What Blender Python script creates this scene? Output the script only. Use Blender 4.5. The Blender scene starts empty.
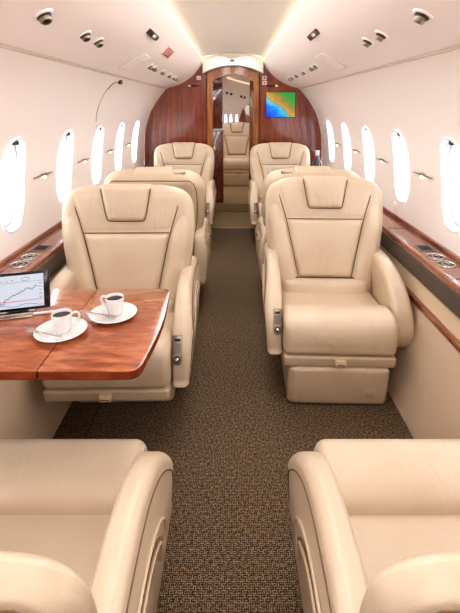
import bpy, math, random
from mathutils import Vector, Matrix
random.seed(4)
C = bpy.context.scene.collection
PI = math.pi
R = math.radians

# ------------------------------------------------------------------ materials
def S(c):
    c = c / 255.0
    return c / 12.92 if c <= .04045 else ((c + .055) / 1.055) ** 2.4
def rgb(r, g, b): return (S(r), S(g), S(b), 1)

class Mat:
    def __init__(s, name):
        s.m = bpy.data.materials.new(name); s.m.use_nodes = True
        s.t = s.m.node_tree; s.p = s.t.nodes['Principled BSDF']; s.out = s.t.nodes['Material Output']
    def n(s, typ, **kw):
        nd = s.t.nodes.new(typ)
        for k, v in kw.items():
            if k in nd.inputs: nd.inputs[k].default_value = v
            else: setattr(nd, k, v)
        return nd
    def l(s, a, b): s.t.links.new(a, b)
    def coord(s, scale=(1, 1, 1), kind='Object', rot=(0, 0, 0)):
        tc = s.n('ShaderNodeTexCoord'); mp = s.n('ShaderNodeMapping')
        mp.inputs['Scale'].default_value = scale; mp.inputs['Rotation'].default_value = rot
        s.l(tc.outputs[kind], mp.inputs['Vector']); return mp.outputs['Vector']
    def ramp(s, fac, stops):
        r = s.n('ShaderNodeValToRGB'); cr = r.color_ramp
        while len(cr.elements) < len(stops): cr.elements.new(.5)
        for e, (p, c) in zip(cr.elements, stops): e.position = p; e.color = c
        s.l(fac, r.inputs['Fac']); return r.outputs['Color']
    def bump(s, h, strength=.2, dist=.002):
        b = s.n('ShaderNodeBump'); b.inputs['Strength'].default_value = strength; b.inputs['Distance'].default_value = dist
        s.l(h, b.inputs['Height']); s.l(b.outputs['Normal'], s.p.inputs['Normal'])

def plain(name, col, rough=.5, metal=0, spec=.5, coat=0, emit=None, es=0):
    M = Mat(name); p = M.p
    p.inputs['Base Color'].default_value = col; p.inputs['Roughness'].default_value = rough
    p.inputs['Metallic'].default_value = metal; p.inputs['Specular IOR Level'].default_value = spec
    p.inputs['Coat Weight'].default_value = coat
    if emit: p.inputs['Emission Color'].default_value = emit; p.inputs['Emission Strength'].default_value = es
    # faint procedural variation so no surface is perfectly uniform
    nz = M.n('ShaderNodeTexNoise', Scale=40.0, Detail=3.0)
    M.l(M.coord(), nz.inputs['Vector'])
    mr = M.n('ShaderNodeMapRange'); mr.inputs['To Min'].default_value = max(0, rough - .04); mr.inputs['To Max'].default_value = min(1, rough + .04)
    M.l(nz.outputs['Fac'], mr.inputs['Value']); M.l(mr.outputs['Result'], p.inputs['Roughness'])
    return M.m

def leather(name, c1, c2, rough=.30):
    M = Mat(name)
    v = M.coord()
    big = M.n('ShaderNodeTexNoise', Scale=5.0, Detail=3.0); M.l(v, big.inputs['Vector'])
    col = M.ramp(big.outputs['Fac'], [(.3, c1), (.7, c2)]); M.l(col, M.p.inputs['Base Color'])
    M.p.inputs['Roughness'].default_value = rough
    M.p.inputs['Specular IOR Level'].default_value = .5
    g = M.n('ShaderNodeTexVoronoi', Scale=420.0); M.l(v, g.inputs['Vector'])
    w = M.n('ShaderNodeTexNoise', Scale=9.0, Detail=2.0, Distortion=1.2); M.l(M.coord((1.6, .5, .7)), w.inputs['Vector'])
    a = M.n('ShaderNodeMath', operation='MULTIPLY'); a.inputs[1].default_value = .05; M.l(g.outputs['Distance'], a.inputs[0])
    b = M.n('ShaderNodeMath', operation='ADD'); M.l(a.outputs[0], b.inputs[0]); M.l(w.outputs['Fac'], b.inputs[1])
    M.bump(b.outputs[0], .36, .012)
    return M.m

def wood(name, c_dark, c_mid, c_light, scale, rot=(0, 0, 0), coat=1.0, band=6.0, rough=.25, bandk=.22):
    M = Mat(name)
    v = M.coord(scale, 'Object', rot)
    n1 = M.n('ShaderNodeTexNoise', Scale=6.0, Detail=8.0, Roughness=.62, Distortion=.6); M.l(v, n1.inputs['Vector'])
    n2 = M.n('ShaderNodeTexNoise', Scale=band, Detail=2.0, Distortion=1.5); M.l(M.coord(tuple(c * bandk for c in scale), 'Object', rot), n2.inputs['Vector'])
    mx = M.n('ShaderNodeMath', operation='MULTIPLY_ADD'); mx.inputs[1].default_value = .45
    ad = M.n('ShaderNodeMath', operation='MULTIPLY'); ad.inputs[1].default_value = .6
    M.l(n1.outputs['Fac'], ad.inputs[0]); M.l(n2.outputs['Fac'], mx.inputs[0]); M.l(ad.outputs[0], mx.inputs[2])
    col = M.ramp(mx.outputs[0], [(.36, c_dark), (.52, c_mid), (.68, c_light)])
    M.l(col, M.p.inputs['Base Color'])
    M.p.inputs['Roughness'].default_value = rough
    M.p.inputs['Coat Weight'].default_value = coat; M.p.inputs['Coat IOR'].default_value = 1.8 if 'bulkhead' in name else 1.5; M.p.inputs['Coat Roughness'].default_value = .05
    return M.m

def carpet_mat(name, stops, sc=1.0):
    M = Mat(name)
    v = M.coord((sc, sc, sc))
    # basket weave: short blocks alternating direction, built from a checker of two wave directions
    ck = M.n('ShaderNodeTexChecker', Scale=105.0); M.l(v, ck.inputs['Vector'])
    wx = M.n('ShaderNodeTexWave', Scale=56.0, Distortion=2.0, wave_type='BANDS', bands_direction='X'); wx.inputs['Detail Scale'].default_value = 3
    wy = M.n('ShaderNodeTexWave', Scale=56.0, Distortion=2.0, wave_type='BANDS', bands_direction='Y'); wy.inputs['Detail Scale'].default_value = 3
    nd = M.n('ShaderNodeTexNoise', Scale=30.0, Detail=2.0)
    M.l(v, nd.inputs['Vector'])
    M.l(v, wx.inputs['Vector']); M.l(v, wy.inputs['Vector'])
    mix = M.n('ShaderNodeMix', data_type='FLOAT'); M.l(ck.outputs['Fac'], mix.inputs[0]); M.l(wx.outputs['Fac'], mix.inputs[2]); M.l(wy.outputs['Fac'], mix.inputs[3])
    ns = M.n('ShaderNodeTexNoise', Scale=120.0, Detail=4.0, Roughness=.7); M.l(v, ns.inputs['Vector'])
    a = M.n('ShaderNodeMath', operation='MULTIPLY_ADD'); a.inputs[1].default_value = .26
    b = M.n('ShaderNodeMath', operation='MULTIPLY'); b.inputs[1].default_value = .74
    M.l(ns.outputs['Fac'], b.inputs[0]); M.l(mix.outputs[0], a.inputs[0]); M.l(b.outputs[0], a.inputs[2])
    M.l(M.ramp(a.outputs[0], stops), M.p.inputs['Base Color'])
    M.p.inputs['Roughness'].default_value = .95; M.p.inputs['Specular IOR Level'].default_value = .1
    M.bump(a.outputs[0], .8, .006)
    return M.m

def fabric_mat(name, c1, c2):
    M = Mat(name); v = M.coord()
    w1 = M.n('ShaderNodeTexWave', Scale=95.0, Distortion=2.0, bands_direction='Y'); w2 = M.n('ShaderNodeTexWave', Scale=95.0, Distortion=2.0, bands_direction='Z')
    M.l(v, w1.inputs['Vector']); M.l(v, w2.inputs['Vector'])
    m = M.n('ShaderNodeMath', operation='MULTIPLY'); M.l(w1.outputs['Fac'], m.inputs[0]); M.l(w2.outputs['Fac'], m.inputs[1])
    M.l(M.ramp(m.outputs[0], [(.0, c1), (.7, c2)]), M.p.inputs['Base Color'])
    M.p.inputs['Roughness'].default_value = .9; M.p.inputs['Specular IOR Level'].default_value = .15
    M.bump(m.outputs[0], .3, .002)
    return M.m

def glass_mat(name, fac=.1, tint=(1, 1, 1, 1)):
    M = Mat(name); t = M.n('ShaderNodeBsdfTransparent', Color=tint); g = M.n('ShaderNodeBsdfGlossy', Roughness=.03)
    mx = M.n('ShaderNodeMixShader'); fr = M.n('ShaderNodeFresnel', IOR=1.45)
    if fac > 0: mx.inputs[0].default_value = fac
    else: M.l(fr.outputs[0], mx.inputs[0])
    M.l(t.outputs[0], mx.inputs[1]); M.l(g.outputs[0], mx.inputs[2])
    M.l(mx.outputs[0], M.out.inputs['Surface']); return M.m

def map_mat():
    M = Mat('map_screen_image')
    tc = M.n('ShaderNodeTexCoord'); sp = M.n('ShaderNodeSeparateXYZ'); M.l(tc.outputs['Generated'], sp.inputs[0])
    nz = M.n('ShaderNodeTexNoise', Scale=4.0, Detail=7.0, Roughness=.6); M.l(tc.outputs['Generated'], nz.inputs['Vector'])
    # coast line runs from upper left to lower right: land value = x + z - 1 + noise
    a = M.n('ShaderNodeMath', operation='MULTIPLY_ADD'); a.inputs[1].default_value = .95
    M.l(sp.outputs['X'], a.inputs[0]); M.l(sp.outputs['Z'], a.inputs[2])
    b = M.n('ShaderNodeMath', operation='MULTIPLY_ADD'); b.inputs[1].default_value = .75; M.l(nz.outputs['Fac'], b.inputs[0]); M.l(a.outputs[0], b.inputs[2])
    s = M.n('ShaderNodeMath', operation='MULTIPLY'); s.inputs[1].default_value = .40; M.l(b.outputs[0], s.inputs[0])
    col = M.ramp(s.outputs[0], [(.20, rgb(0, 70, 235)), (.36, rgb(10, 130, 250)), (.465, rgb(60, 205, 245)), (.485, rgb(80, 165, 90)), (.52, rgb(214, 160, 70)), (.60, rgb(190, 140, 60)), (.68, rgb(120, 150, 60)), (.76, rgb(60, 165, 75))])
    M.p.inputs['Base Color'].default_value = (.02, .02, .02, 1); M.l(col, M.p.inputs['Emission Color']); M.p.inputs['Emission Strength'].default_value = .85
    M.p.inputs['Roughness'].default_value = .2
    return M.m

LE = leather('cream_leather', rgb(207, 187, 162), rgb(216, 198, 174))
LE2 = leather('cream_leather_shell', rgb(199, 178, 152), rgb(208, 189, 164), .38)
SEAM = plain('leather_seam', rgb(112, 86, 62), .7)
BLACK = plain('black_gap', rgb(32, 28, 26), .6)
WHITE = plain('cabin_lining_white', rgb(250, 242, 237), .55, spec=.3)
VAL = plain('valance_white', rgb(249, 239, 233), .5, spec=.3)
CEIL = plain('ceiling_cream', rgb(250, 246, 238), .6, spec=.3)
HEAD = plain('cream_header', rgb(246, 240, 226), .5)
SEAMW = plain('panel_joint', rgb(224, 210, 200), .7)
CARPET = carpet_mat('brown_basket_carpet', [(.36, rgb(50, 38, 28)), (.50, rgb(98, 80, 62)), (.65, rgb(166, 144, 118))])
CARPET2 = carpet_mat('plain_beige_carpet', [(.36, rgb(140, 116, 86)), (.52, rgb(170, 146, 112)), (.68, rgb(192, 168, 134))], 2)
FAB = fabric_mat('beige_sidewall_fabric', rgb(200, 176, 150), rgb(232, 212, 188))
CREAMP = plain('cream_sidewall_panel', rgb(218, 197, 166), .6)
BAND = plain('dark_soft_band', rgb(84, 74, 66), .6)
W_TABLE = wood('table_veneer', rgb(118, 58, 34), rgb(158, 86, 52), rgb(190, 118, 76), (2.2, 9, 4), (0, 0, R(12)), 1, 9.0, .2, .35)
W_EDGE = wood('table_edge_veneer', rgb(88, 38, 22), rgb(120, 56, 32), rgb(140, 72, 42), (2.2, 9, 4), (0, 0, 0), 0, 9.0, .6)
W_EDGE.node_tree.nodes['Principled BSDF'].inputs['Specular IOR Level'].default_value = .08
W_BULK = wood('bulkhead_veneer', rgb(96, 35, 14), rgb(130, 54, 24), rgb(152, 74, 38), (14, 4, .9), (0, 0, 0), .8, 5.0)
W_FRAME = wood('door_frame_veneer', rgb(118, 62, 26), rgb(156, 94, 44), rgb(186, 122, 62), (14, 4, .9), (0, 0, 0), .8, 5.0)
W_LEDGE = wood('ledge_veneer', rgb(96, 44, 26), rgb(132, 72, 46), rgb(158, 98, 66), (9, 1.2, 4), (0, 0, 0), 1, 6.0)
CHROME = plain('brushed_chrome', rgb(196, 192, 186), .25, 1)
NICKEL = plain('nickel', rgb(150, 140, 128), .35, 1)
DARKM = plain('dark_metal', rgb(78, 70, 62), .35, .8)
GREYP = plain('grey_plastic', rgb(120, 112, 106), .5)
CER = plain('white_ceramic', rgb(226, 223, 221), .15, coat=.6)
COFFEE = plain('black_coffee', rgb(38, 20, 12), .08)
STEEL = plain('spoon_steel', rgb(205, 200, 194), .15, 1)
TABB = plain('tablet_black', rgb(26, 26, 30), .2)
TABS = plain('tablet_screen', rgb(110, 114, 120), .2, emit=rgb(222, 230, 242), es=.62)
INK = plain('chart_grey_ink', rgb(58, 64, 80), .5)
REDL = plain('chart_red_ink', rgb(206, 60, 50), .5)
BLUEL = plain('chart_blue_ink', rgb(70, 120, 190), .5)
SIGNW = plain('placard_white', rgb(238, 226, 222), .5)
SIGNR = plain('placard_red', rgb(196, 40, 52), .5)
YEL = plain('amber_lens', rgb(240, 214, 120), .4, emit=rgb(250, 220, 130), es=.6)
LED = plain('warm_led', rgb(255, 240, 205), .5, emit=rgb(255, 238, 200), es=.65)
PANEL_GLOW = plain('daylight_glow_pane', rgb(245, 246, 250), .4, emit=rgb(250, 251, 255), es=1.6)  # emission painted in as daylight; the wall behind these panes is solid
BULB = plain('warm_bulb', rgb(255, 244, 220), .5, emit=rgb(255, 236, 196), es=3.5)
LENS = plain('lamp_lens', rgb(225, 222, 214), .1, emit=rgb(255, 250, 240), es=.25)
MIRR = plain('mirror', rgb(236, 232, 226), .02, 1)
GLASS = glass_mat('clear_glass', .12)
PANE = glass_mat('window_glass', .05)
BOTTLE = plain('dark_bottle_glass', rgb(30, 36, 50), .08, coat=1)
LABELW = plain('bottle_label', rgb(225, 222, 222), .6)
REVEAL = plain('window_reveal', rgb(222, 226, 234), .4)
PANEG = plain('window_inner_ring', rgb(158, 164, 176), .4)  # grey paints in the shading inside the window recess
MAPM = map_mat()

# ------------------------------------------------------------------ mesh builder
class MB:
    def __init__(s): s.v = []; s.f = []; s.mi = []; s.mats = []
    def mat(s, m):
        if m not in s.mats: s.mats.append(m)
        return s.mats.index(m)
    def add(s, vs, fs, m, xf=None):
        o = len(s.v); k = s.mat(m)
        s.v += [tuple(xf @ Vector(v)) if xf is not None else tuple(v) for v in vs]
        s.f += [[i + o for i in f] for f in fs]; s.mi += [k] * len(fs)
        return s
    def build(s, name, parent=None, angle=40, recalc=True, warp=None):
        if warp: s.v = [warp(*v) for v in s.v]
        me = bpy.data.meshes.new(name); me.from_pydata(s.v, [], s.f)
        for m in s.mats: me.materials.append(m)
        for p, k in zip(me.polygons, s.mi): p.material_index = k; p.use_smooth = True
        if recalc:
            import bmesh
            bm = bmesh.new(); bm.from_mesh(me)
            bmesh.ops.remove_doubles(bm, verts=bm.verts, dist=1e-6)
            bmesh.ops.recalc_face_normals(bm, faces=bm.faces)
            bm.to_mesh(me); bm.free()
        me.set_sharp_from_angle(angle=R(angle))
        o = bpy.data.objects.new(name, me); C.objects.link(o)
        if parent: o.parent = parent
        return o

def crv(pts, closed=False, n=6):
    """Catmull-Rom through points -> dense list"""
    P = [Vector(p) for p in pts]; out = []; N = len(P)
    for i in range(N if closed else N - 1):
        g = (lambda k: P[k % N]) if closed else (lambda k: P[min(max(k, 0), N - 1)])
        a, b, c, d = g(i - 1), g(i), g(i + 1), g(i + 2)
        for j in range(n):
            t = j / n
            out.append(.5 * ((2 * b) + (c - a) * t + (2 * a - 5 * b + 4 * c - d) * t * t + (3 * b - a - 3 * c + d) * t ** 3))
    if not closed: out.append(P[-1].copy())
    return out

def fn(pts):
    """monotone-ish 1D smooth function through (t, value)"""
    d = crv([(a, b) for a, b in pts], n=12)
    def f(t):
        if t <= d[0][0]: return d[0][1]
        for p, q in zip(d, d[1:]):
            if t <= q[0]: return p[1] + (q[1] - p[1]) * ((t - p[0]) / max(1e-9, q[0] - p[0]))
        return d[-1][1]
    return f

def rounded(pts, r, seg=5):
    """2D polygon with corners rounded by r (number or per-corner list)"""
    out = []; N = len(pts)
    for i in range(N):
        p = Vector(pts[i]); a = Vector(pts[i - 1]); b = Vector(pts[(i + 1) % N])
        rr = r[i] if isinstance(r, (list, tuple)) else r
        u = (a - p); w = (b - p); rr = min(rr, u.length * .49, w.length * .49)
        p0 = p + u.normalized() * rr; p1 = p + w.normalized() * rr
        for k in range(seg + 1):
            t = k / seg; out.append((1 - t) ** 2 * p0 + 2 * t * (1 - t) * p + t * t * p1)
    return out

def inset2(poly, d):
    N = len(poly); out = []
    area = sum(poly[i - 1][0] * poly[i][1] - poly[i][0] * poly[i - 1][1] for i in range(N))
    sg = 1 if area > 0 else -1
    for i in range(N):
        t = (Vector(poly[(i + 1) % N]) - Vector(poly[i - 1]))
        if t.length < 1e-9: out.append(Vector(poly[i])); continue
        t.normalize(); out.append(Vector(poly[i]) + Vector((-t[1], t[0])) * d * sg)
    return out

def slab(mb, poly, a0, a1, r, m, axis='x', seg=4, xf=None):
    """closed 2D poly extruded from a0 to a1 with rounded rims of radius r. axis: x -> poly is (y,z); z -> (x,y); y -> (x,z)"""
    rings = []
    for k in range(seg + 1):
        th = PI / 2 * k / seg; rings.append((a0 + r * (1 - math.sin(th)), r * (1 - math.cos(th))))
    rings = [(a0 + r * (1 - math.sin(PI / 2 * (seg - k) / seg)), r * (1 - math.cos(PI / 2 * (seg - k) / seg))) for k in range(seg + 1)]
    rings += [(a1 - (a - a0), d) for a, d in reversed(rings)]
    vs = []; fs = []; N = len(poly)
    for a, d in rings:
        for p in (inset2(poly, d) if d > 1e-9 else poly):
            vs.append({'x': (a, p[0], p[1]), 'y': (p[0], a, p[1]), 'z': (p[0], p[1], a)}[axis])
    for k in range(len(rings) - 1):
        for i in range(N):
            j = (i + 1) % N; fs.append([k * N + i, k * N + j, (k + 1) * N + j, (k + 1) * N + i])
    fs.append(list(range(N))[::-1]); fs.append([(len(rings) - 1) * N + i for i in range(N)])
    mb.add(vs, fs, m, xf); return mb

def box(mb, x0, x1, y0, y1, z0, z1, m, r=.004, xf=None, seg=2):
    slab(mb, rounded([(x0, y0), (x1, y0), (x1, y1), (x0, y1)], r, 3), z0, z1, min(r, (z1 - z0) * .45), m, 'z', seg, xf); return mb

def tube(mb, pts, r, m, n=8, xf=None, cap=True):
    P = [Vector(p) for p in pts]; vs = []; fs = []; up = Vector((.13, .37, .92))
    for i, p in enumerate(P):
        t = (P[min(i + 1, len(P) - 1)] - P[max(i - 1, 0)]).normalized()
        a = t.cross(up)
        if a.length < 1e-4: a = t.cross(Vector((1, 0, 0)))
        a.normalize(); b = t.cross(a)
        rr = r[i] if isinstance(r, (list, tuple)) else r
        for k in range(n):
            th = 2 * PI * k / n; vs.append(p + a * math.cos(th) * rr + b * math.sin(th) * rr)
    for i in range(len(P) - 1):
        for k in range(n):
            j = (k + 1) % n; fs.append([i * n + k, i * n + j, (i + 1) * n + j, (i + 1) * n + k])
    if cap: fs.append(list(range(n))[::-1]); fs.append([(len(P) - 1) * n + k for k in range(n)])
    mb.add(vs, fs, m, xf); return mb

def lathe(mb, prof, m, n=32, xf=None):
    vs = []; fs = []
    for (r, z) in prof:
        for k in range(n): vs.append((r * math.cos(2 * PI * k / n), r * math.sin(2 * PI * k / n), z))
    for i in range(len(prof) - 1):
        for k in range(n):
            j = (k + 1) % n; fs.append([i * n + k, i * n + j, (i + 1) * n + j, (i + 1) * n + k])
    if prof[0][0] > 1e-6: fs.append(list(range(n))[::-1])
    if prof[-1][0] > 1e-6: fs.append([(len(prof) - 1) * n + k for k in range(n)])
    mb.add(vs, fs, m, xf); return mb

def patch(mb, xl, xr, v0, v1, T, m, rim=.03, bulge=.008, n0=0.0, sgn=-1, nu=26, nv=26, L=1.0, lift=None, vrim=None):
    """upholstery panel: columns between xl(v), xr(v); height grows toward y = sgn; v scaled by L along z"""
    vs = []; fs = []; vrim = vrim or rim
    sp = lambda k, n: .5 - .5 * math.cos(PI * k / n)
    e = lambda d, r: math.sqrt(max(0, 1 - (1 - min(d / r, 1)) ** 2))
    for j in range(nv + 1):
        tv = sp(j, nv); v = v0 + (v1 - v0) * tv; a = xl(v); b = xr(v); dv = min(tv, 1 - tv) * (v1 - v0) * L
        for i in range(nu + 1):
            tu = sp(i, nu); x = a + (b - a) * tu; du = min(tu, 1 - tu) * (b - a)
            h = T * e(du, min(rim, (b - a) * .5 + 1e-6)) * e(dv, vrim) + bulge * (1 - (2 * tu - 1) ** 2) * (1 - (2 * tv - 1) ** 2)
            if lift: h += lift(x, v)
            vs.append((x, sgn * (n0 + h), v * L))
    W = nu + 1
    for j in range(nv):
        for i in range(nu): fs.append([j * W + i, j * W + i + 1, (j + 1) * W + i + 1, (j + 1) * W + i])
    mb.add(vs, fs, m); return mb

# ------------------------------------------------------------------ object helpers
def tag(o, label=None, cat=None, group=None, kind=None):
    if label: o['label'] = label
    if cat: o['category'] = cat
    if group: o['group'] = group
    if kind: o['kind'] = kind
    return o
def empty(name, loc=(0, 0, 0), rz=0):
    o = bpy.data.objects.new(name, None); C.objects.link(o); o.location = loc; o.rotation_euler = (0, 0, rz)
    o.empty_display_size = .05; return o
def copy_tree(o, parent=None):
    c = o.copy(); C.objects.link(c); c.parent = parent
    for ch in list(o.children): copy_tree(ch, c)
    return c
def struct(o): return tag(o, kind='structure')

# ------------------------------------------------------------------ cabin shell
Y0, YB = -1.375, 4.55
VP = crv([(.30, 1.695), (.36, 1.615), (.45, 1.53), (.56, 1.468), (.69, 1.428)], n=6)
WPts = crv([(.69, 1.428), (.785, 1.31), (.86, 1.19), (.905, 1.07), (.930, .95), (.943, .80), (.945, .60)], n=10)
def wallx(z):
    for p, q in zip(WPts, WPts[1:]):
        if q[1] <= z <= p[1]: return p[0] + (q[0] - p[0]) * (p[1] - z) / max(1e-9, p[1] - q[1])
    return .945 if z < .7 else .69
def walln(z):      # outward normal (x,z) of the right wall
    t = Vector((wallx(min(z + .02, 1.428)) - wallx(max(z - .02, .6)), min(z + .02, 1.428) - max(z - .02, .6))).normalized()
    return Vector((t[1], -t[0]))
def valz(x):
    for p, q in zip(VP, VP[1:]):
        if p[0] <= x <= q[0]: return p[1] + (q[1] - p[1]) * (x - p[0]) / (q[0] - p[0])
def extr(mb, prof, y0, y1, m, ny=1, sx=1):
    vs = []; fs = []; N = len(prof)
    for j in range(ny + 1):
        for p in prof: vs.append((sx * p[0], y0 + (y1 - y0) * j / ny, p[1]))
    for j in range(ny):
        for i in range(N - 1): fs.append([j * N + i, j * N + i + 1, (j + 1) * N + i + 1, (j + 1) * N + i])
    mb.add(vs, fs, m); return mb

WC = [1.785 + .574 * k for k in range(-5, 5)]
WZ, WA, WB = .918, .103, .198
def hole(th, a=WA, b=WB):
    p = 2.7
    c, s = math.cos(th), math.sin(th)
    return (a * math.copysign(abs(c) ** (2 / p), c), b * math.copysign(abs(s) ** (2 / p), s))
def rectpt(th, hw, z0, z1, zc):
    c, s = math.cos(th), math.sin(th); t = 1e9
    if abs(c) > 1e-9: t = min(t, hw / abs(c))
    if s > 1e-9: t = min(t, (z1 - zc) / s)
    if s < -1e-9: t = min(t, (zc - z0) / -s)
    return (t * c, t * s)
HW = .287
angs = [2 * PI * k / 64 for k in range(64)]
for (cx_, cz_) in ((HW, 1.428 - WZ), (-HW, 1.428 - WZ), (HW, .60 - WZ), (-HW, .60 - WZ)):
    angs.append(math.atan2(cz_, cx_) % (2 * PI))
angs = sorted(angs); NA = len(angs)

def build_wall(sx, name):
    mb = MB()
    for yc in WC:
        vs = []; fs = []; RN = 9
        for r in range(RN + 1):
            t = r / RN
            for th in angs:
                a = rectpt(th, HW, .60, 1.428, WZ); h = hole(th)
                y = yc + a[0] + (h[0] - a[0]) * t; z = WZ + a[1] + (h[1] - a[1]) * t
                vs.append((sx * wallx(z), y, z))
        for r in range(RN):
            for i in range(NA):
                j = (i + 1) % NA; fs.append([r * NA + i, r * NA + j, (r + 1) * NA + j, (r + 1) * NA + i])
        mb.add(vs, fs, WHITE)
    extr(mb, [(wallx(z), z) for z in [1.428 - .828 * k / 24 for k in range(25)]], WC[-1] + HW, YB, WHITE, 1, sx)
    return struct(mb.build(name))
build_wall(1, 'wall_right'); build_wall(-1, 'wall_left')

# windows
wn = 0
def make_window(sx, yc):
    global wn
    wn += 1
    root = struct(empty('window_%d' % wn, (sx * wallx(WZ), yc, WZ)))
    mb = MB(); vs = []; fs = []
    nx = walln(WZ)
    rings = [(0, 1.03, -.004), (.0, .985, -.006), (.010, .965, 0), (.018, .945, 0), (.019, .91, 0), (.027, .89, 0), (.028, .85, 0), (.033, .84, 0)]
    N = 48
    for d, sc, off in rings:
        for k in range(N):
            h = hole(2 * PI * k / N, WA * (1 - (1 - sc) * 1.25), WB * (1 - (1 - sc) * .85))
            z = WZ + h[1]; n = walln(z); bx = wallx(z) + n[0] * off; bz = z + n[1] * off
            vs.append((sx * (bx + d) - sx * wallx(WZ), h[0], bz - WZ))
    for r in range(len(rings) - 1):
        for i in range(N):
            j = (i + 1) % N; fs.append([r * N + i, r * N + j, (r + 1) * N + j, (r + 1) * N + i])
    k4 = [f for f in fs if 5 * N <= f[0] < 7 * N]
    mb.add(vs, [f for f in fs if f not in k4], REVEAL); mb.add(vs, k4, PANEG); mb.build('window_frame', root)
    g = MB(); o = len(rings) - 1
    g.add(vs[o * N:(o + 1) * N], [list(range(N))], PANE); g.build('pane', root)
    s = MB(); zt = WZ + WB * .93; x = wallx(zt) + .012
    box(s, -.006, .012, -.016, .016, -.012, .006, DARKM, .003, Matrix.Translation((sx * (x - wallx(WZ)), 0, zt - WZ)))
    s.build('shade_handle', root)
    return root
for yc in WC:
    make_window(-1, yc); make_window(1, yc)

# valances and centre ceiling panel
for sx, nm in ((-1, 'ceiling_left'), (1, 'ceiling_right')):
    mb = MB(); extr(mb, [tuple(p) for p in VP] + [(.70, 1.43), (.70, 1.445)], Y0, YB, VAL, 1, sx); struct(mb.build(nm))
    mb = MB(); slab(mb, rounded([(sx * .676, 1.4235), (sx * .692, 1.4200), (sx * .700, 1.430), (sx * .680, 1.434)], .002, 2), Y0, YB, .001, SEAMW, 'y', 1)
    struct(mb.build('trim_valance_edge'))
mb = MB(); extr(mb, [(-.315, 1.72), (-.30, 1.735), (-.27, 1.748), (-.15, 1.772), (0, 1.782), (.15, 1.772), (.27, 1.748), (.30, 1.735), (.315, 1.72)], Y0, YB, CEIL)
struct(mb.build('ceiling'))
for sx, side in ((-1, 'left'), (1, 'right')):
    mb = MB(); extr(mb, [(.300, 1.6955), (.302, 1.706), (.315, 1.722)], Y0, YB, LED, 1, sx)
    tag(mb.build('light_strip'), 'warm glowing light strip along the %s edge of the ceiling panel' % side, 'light strip')

# lower side walls
for sx, side in ((-1, 'left'), (1, 'right')):
    mb = MB(); extr(mb, [(.797, .525), (.795, .44), (.790, .425)], Y0, YB, CREAMP, 1, sx)
    struct(mb.build('wall_%s_panel' % side))
    mb = MB(); slab(mb, rounded([(sx * .776, .414), (sx * .800, .414), (sx * .800, .438), (sx * .776, .438)], .006, 3), Y0, YB, .001, W_LEDGE, 'y', 1)
    struct(mb.build('trim_%s_rail' % side))
    mb = MB(); extr(mb, [(.790, .425), (.770, .32), (.735, .16), (.690, 0)], Y0, YB, FAB, 1, sx)
    struct(mb.build('wall_%s_lower' % side))

# floor
mb = MB(); slab(mb, [Vector((-1, Y0)), Vector((1, Y0)), Vector((1, 4.32)), Vector((-1, 4.32))], -.05, 0, .001, CARPET, 'z', 1)
struct(mb.build('floor'))
mb = MB(); box(mb, -1, 1, 4.32, 5.02, -.05, -.001, CARPET2, .002); box(mb, -.8, .8, 5.02, 7.15, -.05, .10, CARPET2, .006); struct(mb.build('floor_aft'))
mb = MB(); box(mb, -.30, .30, 4.305, 4.335, -.002, .006, NICKEL, .003); struct(mb.build('trim_threshold'))
for sx in (-1,):
    mb = MB(); box(mb, sx * .565 - .002, sx * .565 + .002, Y0, 4.3, -.004, .0012, BLACK, .0008); struct(mb.build('trim_floor_joint'))

# bulkhead at the aft end with an arched door opening
def bulk_outline():
    pts = []
    low = [(.69, 0), (.735, .16), (.77, .32), (.79, .425), (.797, .525), (.945, .60)]
    up = list(reversed([tuple(p) for p in WPts])) + list(reversed([tuple(p) for p in VP]))
    return low + up
def door_arch(hw, zs, zt, n=10):
    return [(hw * math.cos(PI / 2 * k / n) ** 1 if False else hw * (1 - (k / n) ** 2 * 0) * 0 + hw - hw * (k / n), zs + (zt - zs) * math.sin(PI / 2 * k / n) ** .8) for k in range(n + 1)]
def half_bulk(mb, sx, y0, y1, hw, mat):
    out = bulk_outline() + [(hw, 1.70)]
    poly = [(sx * x, z) for x, z in out + [(hw, 0)]]
    slab(mb, [Vector(p) for p in poly], y0, y1, .001, mat, 'y', 1)
mb = MB(); half_bulk(mb, 1, YB, YB + .05, .265, W_BULK); half_bulk(mb, -1, YB, YB + .05, .265, W_BULK)
struct(mb.build('wall_back', angle=30))
mb = MB(); half_bulk(mb, 1, Y0 - .05, Y0, .0, W_BULK); half_bulk(mb, -1, Y0 - .05, Y0, .0, W_BULK)
slab(mb, [Vector(p) for p in [(-.31, 1.65), (.31, 1.65), (.31, 1.79), (-.31, 1.79)]], Y0 - .05, Y0, .001, CEIL, 'y', 1)
struct(mb.build('wall_front', angle=30))

# door frame (arched)
def arch_band(mb, hw0, zs0, zt0, hw1, zs1, zt1, y0, y1, m, n=12, z0=0.0):
    f = lambda hw, zs, zt: [(-hw, z0)] + [(-hw + 2 * hw * k / n, zs + (zt - zs) * (1 - (2 * k / n - 1) ** 2)) for k in range(n + 1)] + [(hw, z0)]
    A = f(hw0, zs0, zt0); B = f(hw1, zs1, zt1); N = len(A); vs = []; fs = []
    for (P, y) in ((A, y0), (B, y0), (B, y1), (A, y1)):
        for p in P: vs.append((p[0], y, p[1]))
    for q in range(4):
        r = (q + 1) % 4
        for i in range(N - 1): fs.append([q * N + i, q * N + i + 1, r * N + i + 1, r * N + i])
    fs.append([0, N, 2 * N, 3 * N]); fs.append([N - 1, 2 * N - 1, 3 * N - 1, 4 * N - 1])
    mb.add(vs, fs, m)
door = struct(empty('door_1', (0, 0, 0)))
mb = MB(); arch_band(mb, .268, 1.575, 1.648, .215, 1.50, 1.575, YB - .03, YB + .10, W_FRAME)
mb.build('door_frame', door, angle=35)
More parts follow.
